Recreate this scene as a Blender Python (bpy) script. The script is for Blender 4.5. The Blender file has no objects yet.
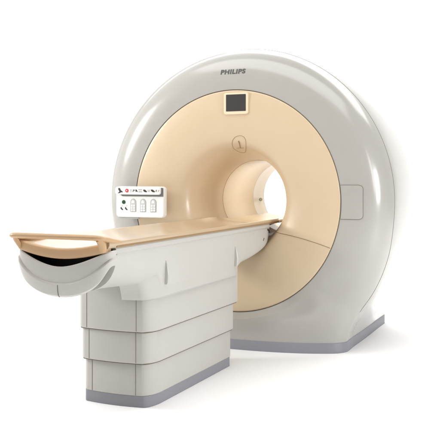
import bpy, bmesh, math
import numpy as np
from mathutils import Vector, Matrix

scene = bpy.context.scene
COL = scene.collection
R = math.radians
PI = math.pi

# ------------------------------------------------------------------ materials
def mat(name, col, rough=.35, spec=.5, coat=0., coat_rough=.1, metal=0., var=.03, scale=6., bump=0., bscale=400., emit=None, estr=1.):
    m = bpy.data.materials.new(name); m.use_nodes = True
    nt = m.node_tree; b = nt.nodes['Principled BSDF']
    tc = nt.nodes.new('ShaderNodeTexCoord')
    n = nt.nodes.new('ShaderNodeTexNoise'); n.inputs['Scale'].default_value = scale; n.inputs['Detail'].default_value = 4
    nt.links.new(tc.outputs['Object'], n.inputs['Vector'])
    mx = nt.nodes.new('ShaderNodeMix'); mx.data_type = 'RGBA'
    mx.inputs['A'].default_value = (*[c*(1-var) for c in col], 1)
    mx.inputs['B'].default_value = (*[min(1, c*(1+var)) for c in col], 1)
    nt.links.new(n.outputs['Fac'], mx.inputs['Factor'])
    nt.links.new(mx.outputs['Result'], b.inputs['Base Color'])
    b.inputs['Roughness'].default_value = rough
    b.inputs['Specular IOR Level'].default_value = spec
    b.inputs['Coat Weight'].default_value = coat
    b.inputs['Coat Roughness'].default_value = coat_rough
    b.inputs['Metallic'].default_value = metal
    rr = nt.nodes.new('ShaderNodeMapRange')
    rr.inputs['To Min'].default_value = rough*.85; rr.inputs['To Max'].default_value = rough*1.15
    nt.links.new(n.outputs['Fac'], rr.inputs['Value']); nt.links.new(rr.outputs['Result'], b.inputs['Roughness'])
    if bump:
        n2 = nt.nodes.new('ShaderNodeTexNoise'); n2.inputs['Scale'].default_value = bscale
        nt.links.new(tc.outputs['Object'], n2.inputs['Vector'])
        bp = nt.nodes.new('ShaderNodeBump'); bp.inputs['Strength'].default_value = bump; bp.inputs['Distance'].default_value = .001
        nt.links.new(n2.outputs['Fac'], bp.inputs['Height']); nt.links.new(bp.outputs['Normal'], b.inputs['Normal'])
    if emit:
        b.inputs['Emission Color'].default_value = (*emit, 1); b.inputs['Emission Strength'].default_value = estr
    return m

M = dict(
    shell = mat('shell_plastic', (.40,.388,.36), .24, .5, coat=.9, coat_rough=.17, bump=.04, bscale=60),
    table = mat('table_plastic', (.50,.49,.46), .38, .45, coat=.1, bump=.15, bscale=500),
    tier  = mat('tier_plastic', (.49,.48,.45), .42, .4, bump=.2, bscale=500),
    bezel = mat('peach_plastic', (.62,.485,.33), .32, .5, coat=.25, coat_rough=.2, bump=.04, bscale=60),
    top   = mat('tan_tabletop', (.48,.355,.225), .25, .5, coat=.5, coat_rough=.3, var=.04),
    rim   = mat('tan_rim', (.50,.32,.17), .35, .5, var=.05),
    liner = mat('cream_liner', (.74,.65,.52), .35, .4),
    skirt = mat('grey_skirt', (.25,.25,.28), .5, .4, bump=.2),
    seam  = mat('seam_shadow', (.17,.15,.12), .8, .1),
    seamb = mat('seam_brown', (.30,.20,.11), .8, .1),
    dark  = mat('dark_cavity', (.035,.028,.022), .6, .3),
    screen= mat('screen_glass', (.045,.04,.038), .18, .5, coat=.5),
    frame = mat('screen_frame', (.78,.64,.46), .4, .4),
    letter= mat('letter_grey', (.09,.09,.085), .5, .3),
    white = mat('panel_white', (.80,.79,.76), .4, .4),
    grey  = mat('panel_grey', (.42,.42,.41), .5, .3),
    dgrey = mat('panel_dark_grey', (.17,.17,.165), .5, .3),
    lgrey = mat('keypad_grey', (.55,.55,.54), .5, .3),
    red   = mat('red_button', (.55,.04,.045), .35, .5),
    green = mat('green_button', (.006,.06,.02), .35, .5),
    ink   = mat('ink', (.05,.05,.05), .6, .2),
    key   = mat('key_white', (.84,.84,.83), .45, .3),
    floor = mat('studio_white', (.93,.93,.93), .9, .1, var=.0),
)

# ------------------------------------------------------------------ helpers
def link(name, me, m, parent=None, smooth=True, auto=None):
    o = bpy.data.objects.new(name, me); COL.objects.link(o)
    if m: me.materials.append(m)
    if smooth:
        for p in me.polygons: p.use_smooth = True
    if auto is not None:
        me.set_sharp_from_angle(angle=R(auto))
    if parent: o.parent = parent
    return o

def grid(verts, nu, nv, closeu=False, closev=False):
    """faces for a nu x nv vertex grid, index = i*nv + j"""
    f = []
    for i in range(nu if closeu else nu-1):
        for j in range(nv if closev else nv-1):
            a = i*nv+j; b = ((i+1)%nu)*nv+j; c = ((i+1)%nu)*nv+(j+1)%nv; d = i*nv+(j+1)%nv
            f.append((a,b,c,d))
    return f

def mesh(name, v, f):
    me = bpy.data.meshes.new(name); me.from_pydata([tuple(map(float,p)) for p in v], [], f); me.validate()
    bm = bmesh.new(); bm.from_mesh(me); bmesh.ops.recalc_face_normals(bm, faces=bm.faces); bm.to_mesh(me); bm.free()
    return me

class MB:
    def __init__(s): s.v=[]; s.f=[]
    def add(s, v, f):
        n=len(s.v); s.v+= [tuple(map(float,p)) for p in v]; s.f+= [tuple(i+n for i in q) for q in f]; return s
    def tube(s, pts, r, k=8, closed=False, ry=None, up=(0,0,1)):
        pts=[Vector(p) for p in pts]; n=len(pts); V=[]
        up=Vector(up)
        for i,p in enumerate(pts):
            a = pts[(i-1)%n] if (closed or i>0) else p
            b = pts[(i+1)%n] if (closed or i<n-1) else p
            t=(b-a).normalized()
            u=up-t*up.dot(t)
            if u.length<1e-3: u=Vector((1,0,0))-t*t.x
            u.normalize(); w=t.cross(u)
            rr = r[i] if isinstance(r,(list,tuple)) else r
            r2 = (ry if ry is not None else rr)
            for j in range(k):
                q=2*PI*j/k
                V.append(p+w*(rr*math.cos(q))+u*(r2*math.sin(q)))
        F=grid(V,n,k,closeu=closed,closev=True)
        if not closed:
            F.append(tuple(range(k))); F.append(tuple(range((n-1)*k,n*k)))
        return s.add(V,F)
    def prism(s, poly, fn0, fn1, caps=True):
        """poly list of 2-tuples mapped through fn0 / fn1 to 3d"""
        n=len(poly); V=[fn0(*p) for p in poly]+[fn1(*p) for p in poly]
        F=[(i,(i+1)%n,n+(i+1)%n,n+i) for i in range(n)]
        if caps: F+=[tuple(range(n)),tuple(range(n,2*n))]
        return s.add(V,F)
    def build(s, name, m, parent=None, smooth=True, auto=30, bevel=0, seg=2, subsurf=0):
        o = link(name, mesh(name,s.v,s.f), m, parent, smooth, auto)
        if bevel:
            b=o.modifiers.new('bevel','BEVEL'); b.width=bevel; b.segments=seg; b.limit_method='ANGLE'; b.angle_limit=R(35)
            b.harden_normals=False
        return o

def rrect(x0,z0,x1,z1,r,k=6):
    p=[]
    for cx,cz,a in ((x1-r,z1-r,0),(x0+r,z1-r,90),(x0+r,z0+r,180),(x1-r,z0+r,270)):
        for i in range(k+1):
            q=R(a+90*i/k); p.append((cx+r*math.cos(q),cz+r*math.sin(q)))
    return p

def empty(name, loc, label, cat):
    o=bpy.data.objects.new(name,None); COL.objects.link(o); o.location=loc; o.empty_display_size=.2
    o['label']=label; o['category']=cat
    return o

# keep world coordinates in meshes although the root sits at the thing's base
def adopt(root):
    inv=Matrix.Translation(root.location).inverted()
    for c in [o for o in bpy.data.objects if o.parent==root]:
        c.matrix_parent_inverse=inv

# ================================================================== SCANNER
ZC = 1.147
scanner = empty('mri_scanner', (0,.8,0), 'large round glossy off-white scanner gantry with peach ring face and open bore', 'MRI scanner')

PROF = np.array([(0,.0),(.5,0),(.871,.0),(.94,.0005),(.99,.004),(1.035,.012),(1.075,.026),(1.115,.048),(1.15,.079),(1.183,.125),(1.205,.178),(1.222,.25),(1.232,.33),(1.2385,.43),(1.243,.55),
                 (1.245,.70),(1.243,.85),(1.236,1.0),(1.219,1.15),(1.187,1.29),(1.13,1.42),(1.045,1.52),(.95,1.575),(.84,1.598),(.7,1.6),(.3,1.6),(0,1.6)])
# resample the convex part with Catmull-Rom for a smooth silhouette
def catmull(P, n=8):
    out=[]
    for i in range(len(P)-1):
        p0=P[max(i-1,0)];p1=P[i];p2=P[i+1];p3=P[min(i+2,len(P)-1)]
        for k in range(n):
            t=k/n
            out.append(.5*((2*p1)+(-p0+p2)*t+(2*p0-5*p1+4*p2-p3)*t*t+(-p0+3*p1-3*p2+p3)*t**3))
    out.append(P[-1]); return np.array(out)
PP = np.vstack([PROF[:2], catmull(PROF[2:-2],5), PROF[-2:]])

def sd_body(rho, Y):
    """signed distance to the revolved profile (polygon closed along the axis)"""
    p=np.stack([rho,Y],-1)
    A=PP[:-1];B=PP[1:]
    d=np.full(rho.shape,1e9); ins=np.zeros(rho.shape,bool)
    for a,b in zip(A,B):
        e=b-a; w=p-a
        t=np.clip((w@e)/(e@e+1e-12),0,1)
        q=w-t[...,None]*e
        d=np.minimum(d,(q**2).sum(-1))
    for a,b in zip(np.vstack([PP]),np.vstack([PP[1:],PP[:1]])):
        c=((a[1]>p[...,1])!=(b[1]>p[...,1]))
        with np.errstate(divide='ignore',invalid='ignore'):
            x=(b[0]-a[0])*(p[...,1]-a[1])/(b[1]-a[1]+1e-15)+a[0]
        ins^= c&(p[...,0]<x)
    d=np.sqrt(d); return np.where(ins,-d,d)

# lookup table of the profile distance, bilinear
TR=np.arange(0,2.7,.006); TY=np.arange(-1.6,3.4,.006)
TAB=sd_body(*np.meshgrid(TR,TY,indexing='ij'))
def sd_tab(rho,Y):
    a=np.clip(rho/.006,0,len(TR)-1.001); b=np.clip((Y+1.6)/.006,0,len(TY)-1.001)
    i=a.astype(int); j=b.astype(int); fa=a-i; fb=b-j
    return (TAB[i,j]*(1-fa)+TAB[i+1,j]*fa)*(1-fb)+(TAB[i,j+1]*(1-fa)+TAB[i+1,j+1]*fa)*fb
PED_TOP=.32
def sd_ped(X,Y,Z):
    y0=-.035+.175*(np.abs(X)/.85)**2
    y1=1.58
    hw=.852
    cy=(y0+y1)/2; hy=(y1-y0)/2
    r=.07
    qx=np.abs(X)-hw+r; qy=np.abs(Y-cy)-hy+r; 
    d2=np.sqrt(np.maximum(qx,0)**2+np.maximum(qy,0)**2)+np.minimum(np.maximum(qx,qy),0)-r
    dz=Z-PED_TOP
    r2=.10
    a=np.maximum(d2+r2,0); b=np.maximum(dz+r2,0)
    return np.minimum(np.maximum(d2,dz)+r2,0)+np.sqrt(a*a+b*b)-r2
ZCLIP=.055
def field(X,Y,Z, clip=True):
    dz=Z-ZC; rr=np.sqrt(X*X+dz*dz)
    n_=2.26
    sq=(np.abs(X)**n_+np.abs(dz)**n_)**(1/n_)
    w_=np.clip((rr-.93)/.2,0,1)*np.clip(-dz/.35,0,1)
    b=sd_tab(rr+(sq-rr)*w_,Y); p=sd_ped(X,Y,Z)
    k=.13+.09*np.clip((.38-Y)/.3,0,1)
    # fade the blend near the bezel rim so that the ring face stays flat
    h=np.clip(.5+.5*(p-b)/k,0,1)
    kk=k
    f=p+(b-p)*h-kk*h*(1-h)
    if clip: f=np.maximum(f,ZCLIP-Z)
    return f

def march(ox,oy,oz,dx,dy,dz,lo,hi,it=34,clip=True):
    lo=np.full(dx.shape,lo,float); hi=np.full(dx.shape,hi,float)
    # last sample still inside, so that the plinth under the overhang is reached
    n=48; best=lo+(hi-lo)/n; prev=lo.copy()
    for k in range(1,n):
        t=lo+(hi-lo)*k/n
        ins=field(ox+dx*t,oy+dy*t,oz+dz*t,clip)<0
        prev=np.where(ins,t,prev); best=np.where(ins,lo+(hi-lo)*(k+1)/n,best)
    a=prev;b=best
    for k in range(18):
        m=(a+b)/2; s=field(ox+dx*m,oy+dy*m,oz+dz*m,clip)>0
        b=np.where(s,m,b); a=np.where(s,a,m)
    return (a+b)/2

RIM=.871; CR,CYc=.78,.8
SEAMY=.235
NF=520
phi=np.linspace(0,2*PI,NF,endpoint=False)
def shell_points(alpha):
    """alpha (NF,k): angle in the (rho,Y) half plane, 0 = outward, -90 = front"""
    cp=np.cos(phi)[:,None];sp=np.sin(phi)[:,None]
    dr=np.cos(alpha);dy=np.sin(alpha)
    ox=CR*cp+0*alpha; oz=ZC+CR*sp+0*alpha; oy=CYc+0*alpha
    dx=dr*cp;dz=dr*sp
    t=march(ox,oy,oz,dx,dy,dz,.02,1.6)
    return ox+dx*t, oy+dy*t, oz+dz*t
a_rim=math.atan2(-CYc,RIM-CR)
# alpha where the surface reaches the seam plane
lo=np.full((NF,1),a_rim+.01);hi=np.full((NF,1),0.)
for k in range(22):
    m=(lo+hi)/2; x,y,z=shell_points(m); s=y>SEAMY
    hi=np.where(s,m,hi);lo=np.where(s,lo,m)
a_seam=(lo+hi)/2
NA=60
tt=np.linspace(0,1,NA)**1.0
al=a_rim+(a_seam-a_rim)*tt[None,:]
x,y,z=shell_points(al)
# first ring exactly on the rim, then a small return edge inward
x[:,0]=RIM*np.cos(phi);z[:,0]=ZC+RIM*np.sin(phi);y[:,0]=np.minimum(y[:,0],.0)
rimY=y[:,0].copy()
y[:,0]=0.0
blend=np.linspace(0,1,7)
for j in range(1,6):      # ease into the flat ring
    y[:,j]=y[:,j]*blend[j]+0*(1-blend[j])
ret=np.stack([RIM*np.cos(phi),np.full(NF,.03),ZC+RIM*np.sin(phi)],-1)[:,None,:]
G=np.concatenate([ret,np.stack([x,y,z],-1)],1)
V=G.reshape(-1,3); nv=G.shape[1]
link('front_shell', mesh('front_shell',V,grid(V,NF,nv,closeu=True)), M['shell'], scanner, True, 40)
seam_loop=[tuple(p) for p in np.roll(G[:,-1],NF//4,axis=0)]
NB=150
a_end=math.atan2(1.6-CYc,.62-CR)
ys=np.concatenate([SEAMY+(1.15-SEAMY)*np.linspace(0,1,75),1.15+(1.598-1.15)*np.sin(np.linspace(0,PI/2,NB-74))[1:]])
YY=np.broadcast_to(ys[None,:],(NF,NB))
cp=np.cos(phi)[:,None]+0*YY; sp=np.sin(phi)[:,None]+0*YY
t=march(0*YY,YY,ZC+0*YY,cp,0*YY,sp,.30,1.75)
G2=np.stack([cp*t,YY,ZC+sp*t],-1)
G2[:,0]=G[:,-1]
V=list(G2.reshape(-1,3)); F=grid(V,NF,NB,closeu=True)
# rear face ring in to the bore
n0=len(V)
for (rr,yy) in ((.45,1.60),(.34,1.585),(.327,1.54)):
    V+= [(rr*math.cos(p),yy,ZC+rr*math.sin(p)) for p in phi]
for i in range(NF):
    j=(i+1)%NF
    F.append((i*NB+NB-1,j*NB+NB-1,n0+j,n0+i))
    for q in range(2):
        F.append((n0+q*NF+i,n0+q*NF+j,n0+(q+1)*NF+j,n0+(q+1)*NF+i))
link('rear_shell', mesh('rear_shell',V,F), M['shell'], scanner, True, 40)
MB().tube([p for p in seam_loop if p[2]>.30],.0018,6,closed=False,up=(0,1,0)).build('shell_seam',M['seam'],scanner)

# front height field of the shell, for parts lying on it
def frontY(X,Z):
    X=np.atleast_1d(np.asarray(X,float));Z=np.atleast_1d(np.asarray(Z,float))
    a=np.full(X.shape,-.4);b=np.full(X.shape,.6)
    for k in range(24):
        m=(a+b)/2; s=field(X,m,Z)<0
        b=np.where(s,m,b);a=np.where(s,a,m)
    return (a+b)/2

# skirt along the floor
n=360; q=np.linspace(0,2*PI,n,endpoint=False)
t=march(0*q,.8+0*q,.075+0*q,np.cos(q),np.sin(q),0*q,.2,1.6,clip=False)
sx=np.cos(q)*t; sy=.8+np.sin(q)*t
SK=[]
for off,zz in ((-.03,.080),(.002,.078),(.006,.073),(.006,.0)):
    for i in range(n):
        tx=sx[(i+1)%n]-sx[i-1];ty=sy[(i+1)%n]-sy[i-1];L=math.hypot(tx,ty)
        SK.append((sx[i]+ty/L*off,sy[i]-tx/L*off,zz))
V=[SK[k*n+i] for i in range(n) for k in range(4)]
link('floor_skirt', mesh('floor_skirt',V,grid(V,n,4,closeu=True)), M['skirt'], scanner, True, 40)

# bezel: peach ring face falling into the bore
BP=catmull(np.array([(.868,.012),(.8665,.002),(.860,-.004),(.84,-.0075),(.79,-.012),(.73,-.014),(.67,-.012),(.61,-.006),(.555,.004),(.50,.022),(.455,.044),(.418,.084),(.388,.155),(.364,.24),(.349,.33),(.336,.44),(.328,.55)]),5)
NBZ=256
bph=np.linspace(0,2*PI,NBZ,endpoint=False)
V=[(r*math.cos(p),yy,ZC+r*math.sin(p)) for p in bph for r,yy in BP]
bezel=link('bezel', mesh('bezel',V,grid(V,NBZ,len(BP),closeu=True)), M['bezel'], scanner, True, 50)
def bezY(X,Z):
    r=math.hypot(X,Z-ZC); i=np.argsort(BP[:,0]); return float(np.interp(r,BP[i,0],BP[i,1]))
MB().tube([(RIM*.9995*math.cos(p),-.0005,ZC+RIM*.9995*math.sin(p)) for p in bph],.0019,6,closed=True,up=(0,1,0)).build('bezel_gap',M['seam'],scanner)
# lower bezel panel split on both sides
for sgn in (-1,1):
    pts=[]
    for k in range(41):
        u=k/40; X=.30+.53*u; Z=.905-.022*u-.095*u**2.0
        if math.hypot(X,Z-ZC)>.866: break
        pts.append((sgn*X,bezY(X,Z)-.0005,Z))
    MB().tube(pts,.0022,6,up=(0,1,0)).build('bezel_split',M['seamb'],scanner)

# bore liner
LP=[(.328,.55),(.326,.57),(.325,.62),(.325,.9),(.325,1.24),(.323,1.245),(.323,1.25),(.326,1.256),(.327,1.4),(.328,1.545)]
V=[(r*math.cos(p),yy,ZC+r*math.sin(p)) for p in bph for r,yy in LP]
link('bore_liner', mesh('bore_liner',V,grid(V,NBZ,len(LP),closeu=True)), M['liner'], scanner, True, 30)
for yy,rr,nm in ((.552,.3275,'throat_joint'),(1.252,.3248,'rear_joint')):
    MB().tube([(rr*math.cos(p),yy,ZC+rr*math.sin(p)) for p in bph],.0018,6,closed=True,up=(0,1,0)).build(nm,M['frame'] if yy<1 else M['seamb'],scanner)
# rails the tabletop runs on inside the bore
brv=[(x/40,.952+.036*(abs(x)/10.4)**2) for x in range(-10,11)]+[(x/40,.932+.036*(abs(x)/10.4)**2) for x in range(10,-11,-1)]
MB().prism(brv,lambda a,b:(a,.304,b),lambda a,b:(a,1.50,b),caps=False).build('bore_bridge',M['liner'],scanner,bevel=.004)
# positioning light window at the throat, and camera eye deeper in
mk=MB()
an=math.atan2(1.367-ZC,.178)
def at(rho,ang,Y): return (rho*math.cos(ang),Y,ZC+rho*math.sin(ang))
mk.tube([at(.335,an-.035+.07*k/6,.50) for k in range(7)],.010,8,up=(0,1,0),ry=.007).build('laser_window',M['rim'],scanner)
mk=MB(); cam0=Vector((-.310,1.40,1.115))
mk.tube([cam0,cam0+Vector((.012,-.01,0))],.016,16).build('bore_camera',M['grey'],scanner,bevel=.003)

# screen at the top of the bezel
scf=MB().prism(rrect(-.068,1.822,.136,1.992,.018),lambda a,b:(a,-.024,b),lambda a,b:(a,.01,b)).build('screen_frame',M['frame'],scanner,bevel=.004)
MB().prism(rrect(-.047,1.846,.119,1.977,.004),lambda a,b:(a,-.026,b),lambda a,b:(a,-.018,b)).build('screen',M['screen'],scf,auto=30)

# emblem outlined on the funnel edge
ex,ez=.033,1.592
mb=MB(); pts=[]
for k in range(48):
    a=2*PI*k/48
    rx=.060; rz=.064
    X=ex+rx*math.copysign(abs(math.cos(a))**.86,math.cos(a)); Z=ez+rz*math.copysign(abs(math.sin(a))**.9,math.sin(a))
    X-= .28*(ez-Z)
    pts.append((X,bezY(X,Z)-.001,Z))
mb.tube(pts,.0014,6,closed=True,up=(0,1,0))
pts=[(ex-.036+.062*k/12,0,ez-.030) for k in range(13)]
mb.tube([(X,bezY(X,Z)-.001,Z) for X,_,Z in pts],.0016,6,up=(0,1,0))
g=[(ex+.000,ez+.024),(ex+.003,ez+.018),(ex+.004,ez+.004),(ex+.002,ez-.010),(ex-.004,ez-.028)]
mb.tube([(X,bezY(X,Z)-.001,Z) for X,Z in g],[.004,.0055,.005,.004,.004],6,up=(0,1,0))
mb.build('touch_emblem',M['seamb'],scanner)

# access hatch on the right of the ring, plate slightly proud with a dark gap round it
x1h=1.034;z0h,z1h=1.022,1.274; rc=.03
rows=[]; NR=40; NC=26
for i in range(NR+1):
    zz=z0h+(z1h-z0h)*i/NR
    xl=math.sqrt(.8765**2-(zz-ZC)**2)
    d=min(zz-z0h,z1h-zz); xr=x1h-(rc-math.sqrt(max(rc*rc-(rc-d)**2,0)) if d<rc else 0)
    rows.append([(xl+(xr-xl)*j/NC,zz) for j in range(NC+1)])
A=np.array(rows)
Yh=frontY(A[...,0].ravel(),A[...,1].ravel()).reshape(A.shape[:2])
V=[(A[i,j,0],min(Yh[i,j],.2)-.003,A[i,j,1]) for i in range(NR+1) for j in range(NC+1)]
link('access_hatch', mesh('access_hatch',V,grid(V,NR+1,NC+1)), M['shell'], scanner, True)
bd=[rows[NR][j] for j in range(NC+1)]+[rows[i][NC] for i in range(NR-1,0,-1)]+[rows[0][j] for j in range(NC,-1,-1)]
by=frontY([p[0] for p in bd],[p[1] for p in bd])
MB().tube([(p[0],yy-.0022,p[1]) for p,yy in zip(bd,by)],.0018,6,up=(0,1,0)).build('hatch_gap',M['seam'],scanner)

# lettering
cu=bpy.data.curves.new('lettering','FONT'); cu.body='PHILIPS'; cu.size=.058; cu.extrude=.0; cu.offset=.0024; cu.shear=.10
cu.align_x='CENTER'; cu.align_y='CENTER'; cu.space_character=1.12; cu.resolution_u=4
to=bpy.data.objects.new('tmp',cu); COL.objects.link(to)
dg=bpy.context.evaluated_depsgraph_get(); me=bpy.data.meshes.new_from_object(to.evaluated_get(dg))
bpy.data.objects.remove(to)
xs=[v.co.x for v in me.vertices]; w=max(xs)-min(xs); k=.212/w
X=np.array([v.co.x*k-.004 for v in me.vertices]); Z=np.array([v.co.y*k*.82+2.158 for v in me.vertices])
Y=frontY(X,Z)
for v,a,b,c in zip(me.vertices,X,Y,Z): v.co=(a,b-.0015,c)
me.name='lettering'
link('lettering',me,M['letter'],scanner,False)

# -------- control panel on the left of the ring
px0,px1,pz0,pz1=-.992,-.548,1.006,1.256
mb=MB().prism(rrect(px0,pz0,px1,pz1,.028),lambda a,b:(a,-.115,b),lambda a,b:(a,-.062,b))
panel=mb.build('control_panel',M['white'],scanner,bevel=.010,seg=3)
MB().prism(rrect(px0+.006,1.190,px1-.022,pz1-.003,.02),lambda a,b:(a,-.138,b),lambda a,b:(a,-.110,b)).build('icon_strip',M['white'],panel,bevel=.006,seg=3)
MB().prism([(px0+.045,1.192),(px0+.062,1.176),(px1-.006,1.176),(px1-.006,1.240),(px1-.012,1.246),(px1-.024,1.246),(px1-.024,1.192)],lambda a,b:(a,-.121,b),lambda a,b:(a,-.110,b)).build('strip_shadow',M['dgrey'],panel,bevel=.002)  # dark grey piece painted as the shadow below and right of the icon strip
MB().prism(rrect(px0+.09,pz0+.03,px1-.09,pz1-.05,.02),lambda a,b:(a,-.07,b),lambda a,b:(a,.06,b)).build('bracket',M['grey'],panel,bevel=.003)
MB().prism(rrect(px0+.012,pz0-.014,px0+.20,pz0+.02,.008),lambda a,b:(a,-.098,b),lambda a,b:(a,-.066,b)).build('cable_cover',M['grey'],panel,bevel=.003)
def disc(name,cx,cz,r,m,y0,d=.004):
    MB().prism([(cx+r*math.cos(2*PI*k/20),cz+r*math.sin(2*PI*k/20)) for k in range(20)],lambda a,b:(a,y0-d,b),lambda a,b:(a,y0+.002,b)).build(name,m,panel,bevel=.0012)
def ppx(u): return px0+(u-118.)/(164.-118.)*(px1-px0)     # panel layout helper: place along its width
zi=1.222
disc('stop_button',-.875,zi,.0150,M['red'],-.138)
disc('stop_button_centre',-.875,zi,.0050,M['white'],-.142,.002)
disc('start_button',-.918,1.128,.0160,M['green'],-.115)
def icon(polys,y0=-.1395,m='ink',name='icon',par=None):
    mb=MB()
    for p in polys: mb.prism(p,lambda a,b:(a,y0,b),lambda a,b:(a,y0+.003,b))
    mb.build(name,M[m],par or panel,False,auto=30)
def q4(x,z,w,h,sh=0): return [(x-w-sh,z-h),(x+w-sh,z-h),(x+w+sh,z+h),(x-w+sh,z+h)]
# reclining figure: one outline with head and legs
icon([[(-.962,zi-.022),(-.945,zi-.008),(-.958,zi+.014),(-.950,zi+.022),(-.940,zi+.018),(-.932,zi+.002),(-.920,zi-.004),(-.912,zi-.014),(-.930,zi-.014),(-.942,zi-.020)]])
icon([[(-.848,zi+.010),(-.830,zi+.010),(-.836,zi-.001),(-.838,zi-.014),(-.842,zi-.014),(-.840,zi)]],m='grey')
icon([[(-.822,zi-.010),(-.818,zi+.010),(-.802,zi+.008),(-.804,zi-.002),(-.814,zi-.004),(-.815,zi-.010)]],m='dgrey')
icon([[(-.795,zi-.010),(-.795,zi+.010),(-.788,zi+.010),(-.780,zi+.001),(-.776,zi-.010),(-.784,zi-.010),(-.788,zi-.003)]])
for dz in (.008,-.008): icon([q4(-.752,zi+dz,.016,.0045)],m='grey')
icon([[(-.722,zi+.010),(-.706,zi+.008),(-.690,zi-.006),(-.692,zi-.012),(-.712,zi-.010),(-.724,zi)]])
icon([q4(-.680,zi,.003,.009)],m='grey'); icon([q4(-.668,zi,.003,.009)],m='grey')
icon([[(-.655,zi+.010),(-.638,zi+.010),(-.618,zi-.004),(-.620,zi-.012),(-.640,zi-.010),(-.652,zi)]])
icon([q4(-.606,zi,.004,.008,.002)],m='dgrey')
icon([q4(-.586,zi,.004,.008,.003)],m='grey')
for cx in (-.938,-.896):
    icon([[(cx-.012,1.078),(cx-.004,1.090),(cx+.002,1.078),(cx+.014,1.068),(cx+.010,1.062),(cx-.002,1.066)]],y0=-.1165)
    icon([q4(cx+.006,1.098,.0022,.0045)],y0=-.1165,m='grey')
# three arched keypads
for cx in (-.829,-.738,-.644):
    wq=.0265; zb,zt=1.050,1.156
    arch=[(cx-wq,zb),(cx+wq,zb)]+[(cx+wq*math.cos(PI*k/14),zt-.028+(.028)*math.sin(PI*k/14)) for k in range(15)]
    kp=MB().prism(arch,lambda a,b:(a,-.1185,b),lambda a,b:(a,-.112,b)).build('keypad',M['grey'],panel,bevel=.001)
    arch2=[(cx+(a-cx)*.80,(b-(zb+zt)/2)*.90+(zb+zt)/2) for a,b in arch]
    MB().prism(arch2,lambda a,b:(a,-.1195,b),lambda a,b:(a,-.116,b)).build('keypad_face',M['lgrey'],kp)
    top=[(cx-.013,zb+.070),(cx+.013,zb+.070),(cx+.011,zb+.086),(cx,zb+.096),(cx-.011,zb+.086)]
    MB().prism(top,lambda a,b:(a,-.1225,b),lambda a,b:(a,-.117,b)).build('key',M['key'],kp,bevel=.001)
    for dz in (.050,.031,.012):
        for dx in (-.0105,.0105):
            MB().prism(rrect(cx+dx-.0078,zb+dz-.0068,cx+dx+.0078,zb+dz+.0068,.003,3),lambda a,b:(a,-.1225,b),lambda a,b:(a,-.117,b)).build('key',M['key'],kp,bevel=.001)

adopt(scanner)

# ================================================================== TABLE
table = empty('patient_table', (0,-1.2,0), 'white patient table with tan cradle top on a stepped pedestal, docked into the round scanner', 'patient table')
YF,YB=-2.305,.30          # tabletop ends
def dish(x,w=.283):       # top surface height over the width
    u=min(1,abs(x)/w); return .962+.040*u**1.9
# tabletop: dished slab
NX=32; ny=46
xs=[-.283+.566*i/NX for i in range(NX+1)]
sec=[]
for x in xs: sec.append((x,dish(x)))
sec+=[(.2865,1.0005),(.2875,.997),(.2875,.984),(.285,.980)]
for x in reversed(xs):
    u=abs(x)/.283; sec.append((x*.99,.915+.055*u**2.2))
sec+=[(-.285,.980),(-.2875,.984),(-.2875,.997),(-.2865,1.0005)]
V=[]
for j in range(ny):
    u=j/(ny-1); yy=YF+(YB-YF)*u
    for (x,zz) in sec:
        ye=yy
        # front lip bows forward slightly, head end is rounded in plan
        if j==0: ye=yy+.006
        e=max(0,(yy-(YB-.10))/.10)
        xx=x*(1-.05*e*e)
        rise=.0
        V.append((xx,ye,zz))
F=grid(V,ny,len(sec),closev=True)
n1=NX+1; ns_=len(sec)
for base in (0,(ny-1)*ns_):
    T=[base+i for i in range(n1)]; B=[base+n1+4+(n1-1-i) for i in range(n1)]
    for i in range(NX): F.append((T[i],T[i+1],B[i+1],B[i]))
    F.append((T[-1],base+n1,base+n1+1,base+n1+2,base+n1+3,B[-1]))
    F.append((B[0],base+2*n1+4,base+2*n1+5,base+2*n1+6,base+2*n1+7,T[0]))
tt_=link('tabletop', mesh('tabletop',V,F), M['top'], table, True, 40)
# front lip, thick rounded tan edge
mb=MB(); n=41; V=[]
for i in range(n):
    x=-.272+.544*i/(n-1); u=abs(x)/.283
    zt=dish(x)+.002; zb=.908+.044*u**1.9
    yy=YF-.014*(1-u*u)
    prof=[(yy+.04,zt-.012),(yy+.03,zt-.001),(yy-.004,zt),(yy-.010,zt-.005),(yy-.0125,zt-.012),(yy-.0125,zb+.010),(yy-.009,zb+.003),(yy,zb),(yy+.05,zb)]
    V+=[(x,a,c) for a,c in prof]
F=grid(V,n,9,closev=True); F.append(tuple(range(9))); F.append(tuple(range((n-1)*9,n*9)))
mb.add(V,F); mb.build('front_lip',M['rim'],tt_,auto=50)
# loop handle
path=[(.252,-2.02,.972),(.257,-2.12,.984),(.264,-2.22,.999),(.272,-2.30,1.014),(.276,-2.345,1.023),(.262,-2.372,1.028),(.22,-2.380,1.030)]
path=path+[(x,-2.382,1.030) for x in (.12,.04,-.04,-.12)]+[(-a,b_,c) for a,b_,c in reversed(path)]
P3=catmull(np.array(path),4)
V=[];K=12
mb=MB()
hr=[.020+.008*min(1,max(0,(p[1]+2.37)/.06)) for p in P3]
mb.tube([tuple(p) for p in P3],hr,14,ry=.0145)
mb.build('handle',M['rim'],tt_,auto=60)
for s in (-1,1):
    MB().tube([(s*.262,-2.366,1.024),(s*.268,-2.350,1.008),(s*.266,-2.335,.990),(s*.262,-2.322,.972),(s*.258,-2.312,.957)],[q*(.82 if s>0 else .5) for q in (.018,.026,.028,.026,.020)],14,ry=.020 if s>0 else .012,up=(0,-1,0)).build('handle_bracket',M['rim'],tt_,auto=60)
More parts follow.
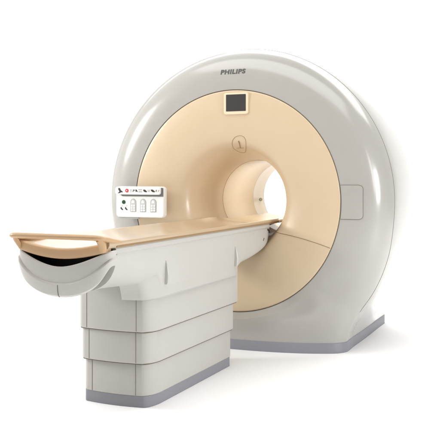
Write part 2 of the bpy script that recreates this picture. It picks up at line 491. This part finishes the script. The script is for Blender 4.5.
# brown strip painted as the gap's shadow below the tabletop edge
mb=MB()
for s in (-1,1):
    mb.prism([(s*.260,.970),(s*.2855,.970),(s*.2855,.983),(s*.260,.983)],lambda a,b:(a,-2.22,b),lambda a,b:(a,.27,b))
mb.build('edge_shadow',M['seamb'],tt_)

# carriage body: hull shaped at the foot, box shaped further back
def sec_at(Y):
    s=lambda a,b:(lambda t:t*t*(3-2*t))(min(1,max(0,(Y-a)/(b-a))))
    k=s(-1.74,-1.66); k2=s(-2.1,-1.75)
    zb=.720-.074*k
    n_=2.5+3.0*k2+6.5*k
    ztop=.945; w=.266
    if Y>-.62:
        P=[(-.62,.646),(-.54,.655),(-.50,.674),(-.42,.698),(-.30,.710),(-.18,.726),(-.08,.743),(-.005,.760),(.045,.776),(.075,.797),(.093,.835),(.10,.91)]
        zb=float(np.interp(Y,[p[0] for p in P],[p[1] for p in P])); 
        q=min(1,(Y+.62)/.2); n_=12-4*q
    return w,zb,n_,ztop
ysec=list(np.linspace(-2.195,-1.64,40))+list(np.linspace(-1.6,-.66,8))+list(np.linspace(-.62,.10,30))
NT=56; V=[]
for Y in ysec:
    w,zb,n_,zt=sec_at(Y)
    for k in range(NT+1):
        t=PI*k/NT; c,s_=math.cos(t),math.sin(t)
        x=w*math.copysign(abs(c)**(2/n_),c); dz=(zt-zb)*abs(s_)**(2/n_)
        zz=zt-dz
        # sides lean in a little towards the bottom
        x*=1-.012*max(0,min(1,(zt-zz)/.30))**1.6
        V.append((x,Y,zz))
    zt_=zt+.023 if -2.18<Y<.085 else zt-.012
    V+=[(-w,Y,zt_),(-w+.018,Y,zt_),(-w+.03,Y,.905),(w-.03,Y,.905),(w-.018,Y,zt_),(w,Y,zt_)]
m_=NT+7
F=grid(V,len(ysec),m_,closev=True)
F.append(tuple(range((len(ysec)-1)*m_,len(ysec)*m_))); F.append(tuple(range(m_)))
carr=MB().add(V,F).build('carriage',M['table'],table,auto=35)
# side ledge under the tabletop
for s in (-1,1):
    MB().prism([(s*.255,.928),(s*.271,.933),(s*.277,.941),(s*.277,.962),(s*.271,.968),(s*.268,.972),(s*.255,.972)],
               lambda a,b:(a,-2.215,b),lambda a,b:(a,.085,b)).build('side_ledge',M['table'],carr,bevel=.002)
# lower apron wrapping the corner above the pedestal
def contour(w,yf,yb,rx,ry,bow,n=14):
    """half contour from front centre to rear centre on the +x side"""
    p=[]
    for i in range(n+1):
        x=(w-rx)*i/n; p.append((x,yf+bow*(x/w)**2))
    y0=yf+bow*((w-rx)/w)**2
    for i in range(1,n+1):
        a=PI/2*i/n; p.append((w-rx+rx*math.sin(a),y0+ry*(1-math.cos(a))))
    yy=y0+ry
    for i in range(1,9): p.append((w,yy+(yb-.05-yy)*i/8))
    for i in range(1,7):
        a=PI/2*i/6; p.append((w-.05+.05*math.cos(a),yb-.05+.05*math.sin(a)))
    p.append((0,yb)); return p
def full(c): return c+[(-x,y) for x,y in reversed(c[1:-1])]
for s in (1,-1):
    c=[p for p in contour(.2675,-1.850,-.53,.07,.16,.045,20) if p[0]>.085 and (s>0 or p[1]>-1.45)]
    c=c[:-2]
    NL=9; V=[]
    for i,(x,yy) in enumerate(c):
        for k in range(NL):
            t=k/(NL-1)
            f=min(1,i/9.)            # front end: edge sweeps up
            zlow=.632+.0*f
            out=.0 if yy>-1.55 else .0
            z_=zlow+(.78-zlow)*t
            # concave flare towards the carriage
            fl=.0
            V.append((s*(x-.014*t*min(1,x/.2)),yy-(.05*t**1.6)*max(0,1-max(0,(yy+1.80))/.18),z_))
        # inner return
    F=grid(V,len(c),NL)
    me=mesh('apron',V,F); o=link('apron',me,M['table'],carr,True,60)
    sd=o.modifiers.new('solid','SOLIDIFY'); sd.thickness=.010; sd.offset=-1
# pedestal tiers
tiers=[('pedestal_tier',.263,-1.812,-.475,.443,.745),
       ('pedestal_tier',.254,-1.800,-.535,.258,.445),
       ('pedestal_tier',.243,-1.782,-.560,.066,.260)]
for nm,w,yf,yb,z0,z1 in tiers:
    c=full(contour(w,yf,yb,.07,.14,.030))
    lv=[(-.004,z0),(0,z0+.005),(0,z1-.002),(-.004,z1+.006)]
    V=[]
    for (x,yy) in c:
        for off,zz in lv:
            V.append((x*(1+off/w)-.008,yy-off*(1 if yy<-1.2 else -1) ,zz))
    F=grid(V,len(c),4,closeu=True)
    F.append(tuple(i*4 for i in range(len(c)))); F.append(tuple(i*4+3 for i in range(len(c))))
    o=MB().add(V,F).build(nm,M['tier'],table,auto=30)
    for s in (-1,1):
        xx=(w-.095); yy=yf+.030*(xx/w)**2
        MB().tube([(s*xx-.008,yy-.0002,z0+.004),(s*xx-.008,yy-.0002,z1-.002)],.0017,6,up=(0,1,0)).build('cover_joint',M['seam'],o)
    # dark recess between tiers
    c2=full(contour(w-.006,yf+.006,yb-.006,.055,.14,.030))
    MB().prism(c2,lambda a,b:(a-.008,b,z0-.005),lambda a,b:(a-.008,b,z0+.002)).build('shadow_gap',M['seam'],o)
c=full(contour(.239,-1.780,-.562,.055,.14,.030))
MB().prism(c,lambda a,b:(a-.008,b,0),lambda a,b:(a-.008,b,.068)).build('floor_skirt',M['skirt'],table,auto=30,bevel=.003)

# foot end cap, smile shaped with a crease
NS=61; V=[]
def capline(s):
    a=s*PI/2
    sx_=math.copysign(abs(math.sin(a))**.80,math.sin(a)); 
    return .292*sx_, -2.235-.105*abs(math.cos(a))**.42
for i in range(NS):
    s=-1+2*i/(NS-1)
    x,yy=capline(s); u=abs(x)/.292
    zr=.869+.095*((u*u+.05)**.75-.05**.75)
    zc=.779+.138*u**2.3
    zb=.706+.10*u**2.2+.068*u**8
    inn=lambda d:(x*(1-d/.292),yy+d*1.0)
    row=[(*inn(.030),zr-.05),(*inn(.016),zr-.012),(*inn(.010),zr-.001),(*inn(.005),zr),(*inn(.001),zr-.005),
         (*inn(.001),zr*.5+zc*.5),(*inn(.003),zc+.004),(*inn(-.004),zc-.001),(*inn(-.006),zc-.006),(*inn(-.003),zc*.5+zb*.5),(*inn(.003),zb*.85+zc*.15),(*inn(.016),zb+.001),(*inn(.07),zb+.003)]
    V+=[(p[0],min(p[1],-2.10),p[2]) for p in row]
cap=link('end_cap', mesh('end_cap',V,grid(V,NS,13)), M['table'], table, True, 24)
MB().tube([(0,-2.3455,.773),(0,-2.3435,.743),(0,-2.338,.7190),(0,-2.326,.7075)],.0022,6,up=(0,1,0)).build('cap_joint',M['seam'],cap)
mb=MB()
V=[];n=41
for i in range(n):
    s=-1+2*i/(n-1); x,yy=capline(s); u=abs(x)/.292
    V+=[(x*.95,min(yy+.016,-2.20),.869+.095*((u*u+.05)**.75-.05**.75)-.012),(x*.93,-2.197,.869+.095*((u*u+.05)**.75-.05**.75)-.03),(x*.92,-2.196,.962)]
mb.add(V,grid(V,n,3)).build('cavity_shade',M['dark'],cap)  # dark sheet standing in for the shade inside the end cap

# fins hooks on the side
for s in (-1,1):
    for yy in (-1.632,-.582):
        mb=MB(); xb=s*.236
        V=[];L=9
        for k in range(L):
            t=k/(L-1); zz=.846-.140*t
            w2=.0035+.014*t**.8; dep=.024*min(1,t*1.6)**.7+.009
            if k==L-1: w2*=.8;dep*=.85
            ox=s*(.259-.003*t)
            V+=[(ox-s*.02,yy-w2,zz),(ox+s*dep*.8,yy-w2*.75,zz),(ox+s*dep,yy,zz),(ox+s*dep*.8,yy+w2*.75,zz),(ox-s*.02,yy+w2,zz)]
        F=grid(V,L,5,closev=True);F.append((0,1,2,3,4));F.append(tuple(range((L-1)*5,L*5)))
        mb.add(V,F).build('side_hook',M['table'],carr,auto=40,bevel=.002)
MB().tube([(.266,.062,.925),(.268,.085,.918),(.268,.092,.90)],.007,8).build('nose_catch',M['dark'],carr)
MB().tube([(.264,-.03,.845),(.264,-.012,.862)],.006,8).build('nose_latch',M['seam'],carr)
adopt(table)

# ================================================================== SETTING
def struct(o): o['kind']='structure'; return o
# seamless white sheet: floor
V=[];F=[]
fl=link('floor', mesh('floor',[(-30,-20,0),(30,-20,0),(30,6,0),(-30,6,0)],[(0,1,2,3)]), M['floor']); struct(fl)
prof=[(9-.0,0.0)]
V=[];nn=16
pr=[(6+4*math.sin(PI/2*k/nn),4-4*math.cos(PI/2*k/nn)) for k in range(nn+1)]+[(10,14)]
for x in (-22,6.0):
    V+=[(x,a,b+.0) for a,b in pr]
bd_=link('studio_backdrop', mesh('studio_backdrop',V,grid(V,2,len(pr))), M['floor']); struct(bd_)

# ================================================================== LIGHT
wd=bpy.data.worlds.new('World'); scene.world=wd; wd.use_nodes=True
wn=wd.node_tree; bg=wn.nodes['Background']
# world gradient added to shade the scanner: pale left, dim right and behind camera
wtc=wn.nodes.new('ShaderNodeTexCoord'); wsep=wn.nodes.new('ShaderNodeSeparateXYZ'); wn.links.new(wtc.outputs['Generated'],wsep.inputs[0])
wmr=wn.nodes.new('ShaderNodeMapRange'); wmr.interpolation_type='SMOOTHSTEP'
wmr.inputs['From Min'].default_value=-.85; wmr.inputs['From Max'].default_value=.75
wmr.inputs['To Min'].default_value=1.6; wmr.inputs['To Max'].default_value=.06
wma=wn.nodes.new('ShaderNodeMath'); wma.operation='MULTIPLY_ADD'; wma.inputs[1].default_value=-.55
wn.links.new(wsep.outputs['Y'],wma.inputs[0]); wn.links.new(wsep.outputs['X'],wma.inputs[2]); wn.links.new(wma.outputs[0],wmr.inputs['Value']); wn.links.new(wmr.outputs['Result'],bg.inputs[1])
bg.inputs[0].default_value=(1,.99,.97,1)
def area(name,loc,target,sx,sy,power,col=(1,1,1)):
    l=bpy.data.lights.new(name,'AREA'); l.shape='RECTANGLE'; l.size=sx; l.size_y=sy; l.energy=power; l.color=col
    o=bpy.data.objects.new(name,l); COL.objects.link(o); o.location=loc
    d=Vector(target)-Vector(loc); o.rotation_euler=d.to_track_quat('-Z','Y').to_euler(); return o
area('overhead_front_softbox',(.3,-2.9,6.6),(.2,-2.2,0),9,4.4,460,(1,.99,.97))
area('overhead_rear_softbox',(1.6,4.4,6.6),(1.2,2.6,0),9,3.4,500,(1,.99,.97))
area('key_softbox',(-4.2,-2.5,2.7),(-.3,0,1.3),.8,1.1,165,(1,.99,.97))
area('backdrop_light',(-5,3.2,7.0),(-5,9.6,1.5),9,2.5,1150)
area('strip_right',(6.0,-3.4,2.6),(.8,.2,1.3),.35,2.2,45)
area('right_fill_softbox',(5.6,-1.5,1.8),(0,-.9,.5),1.4,1.4,190,(1,.995,.99))
area('bore_light',(0,.85,1.452),(0,.85,0),.10,.55,2.8,(1,.90,.72))

# ================================================================== CAMERA
F_,TH,YH=822.3,.4174,174.83
cd=bpy.data.cameras.new('camera'); cam=bpy.data.objects.new('camera',cd); COL.objects.link(cam)
cd.sensor_width=36; cd.sensor_fit='HORIZONTAL'; cd.lens=36*F_/440
cd.shift_y=-(220-YH)/440; cd.clip_start=.1; cd.clip_end=200
cam.location=(2.521,-5.933,1.35); cam.rotation_euler=(PI/2,0,TH)
scene.camera=cam
scene.render.engine='CYCLES'
scene.view_settings.view_transform='Standard'; scene.view_settings.look='None'; scene.view_settings.gamma=1
scene.view_settings.exposure=-.43
scene.render.resolution_x=1024; scene.render.resolution_y=1024
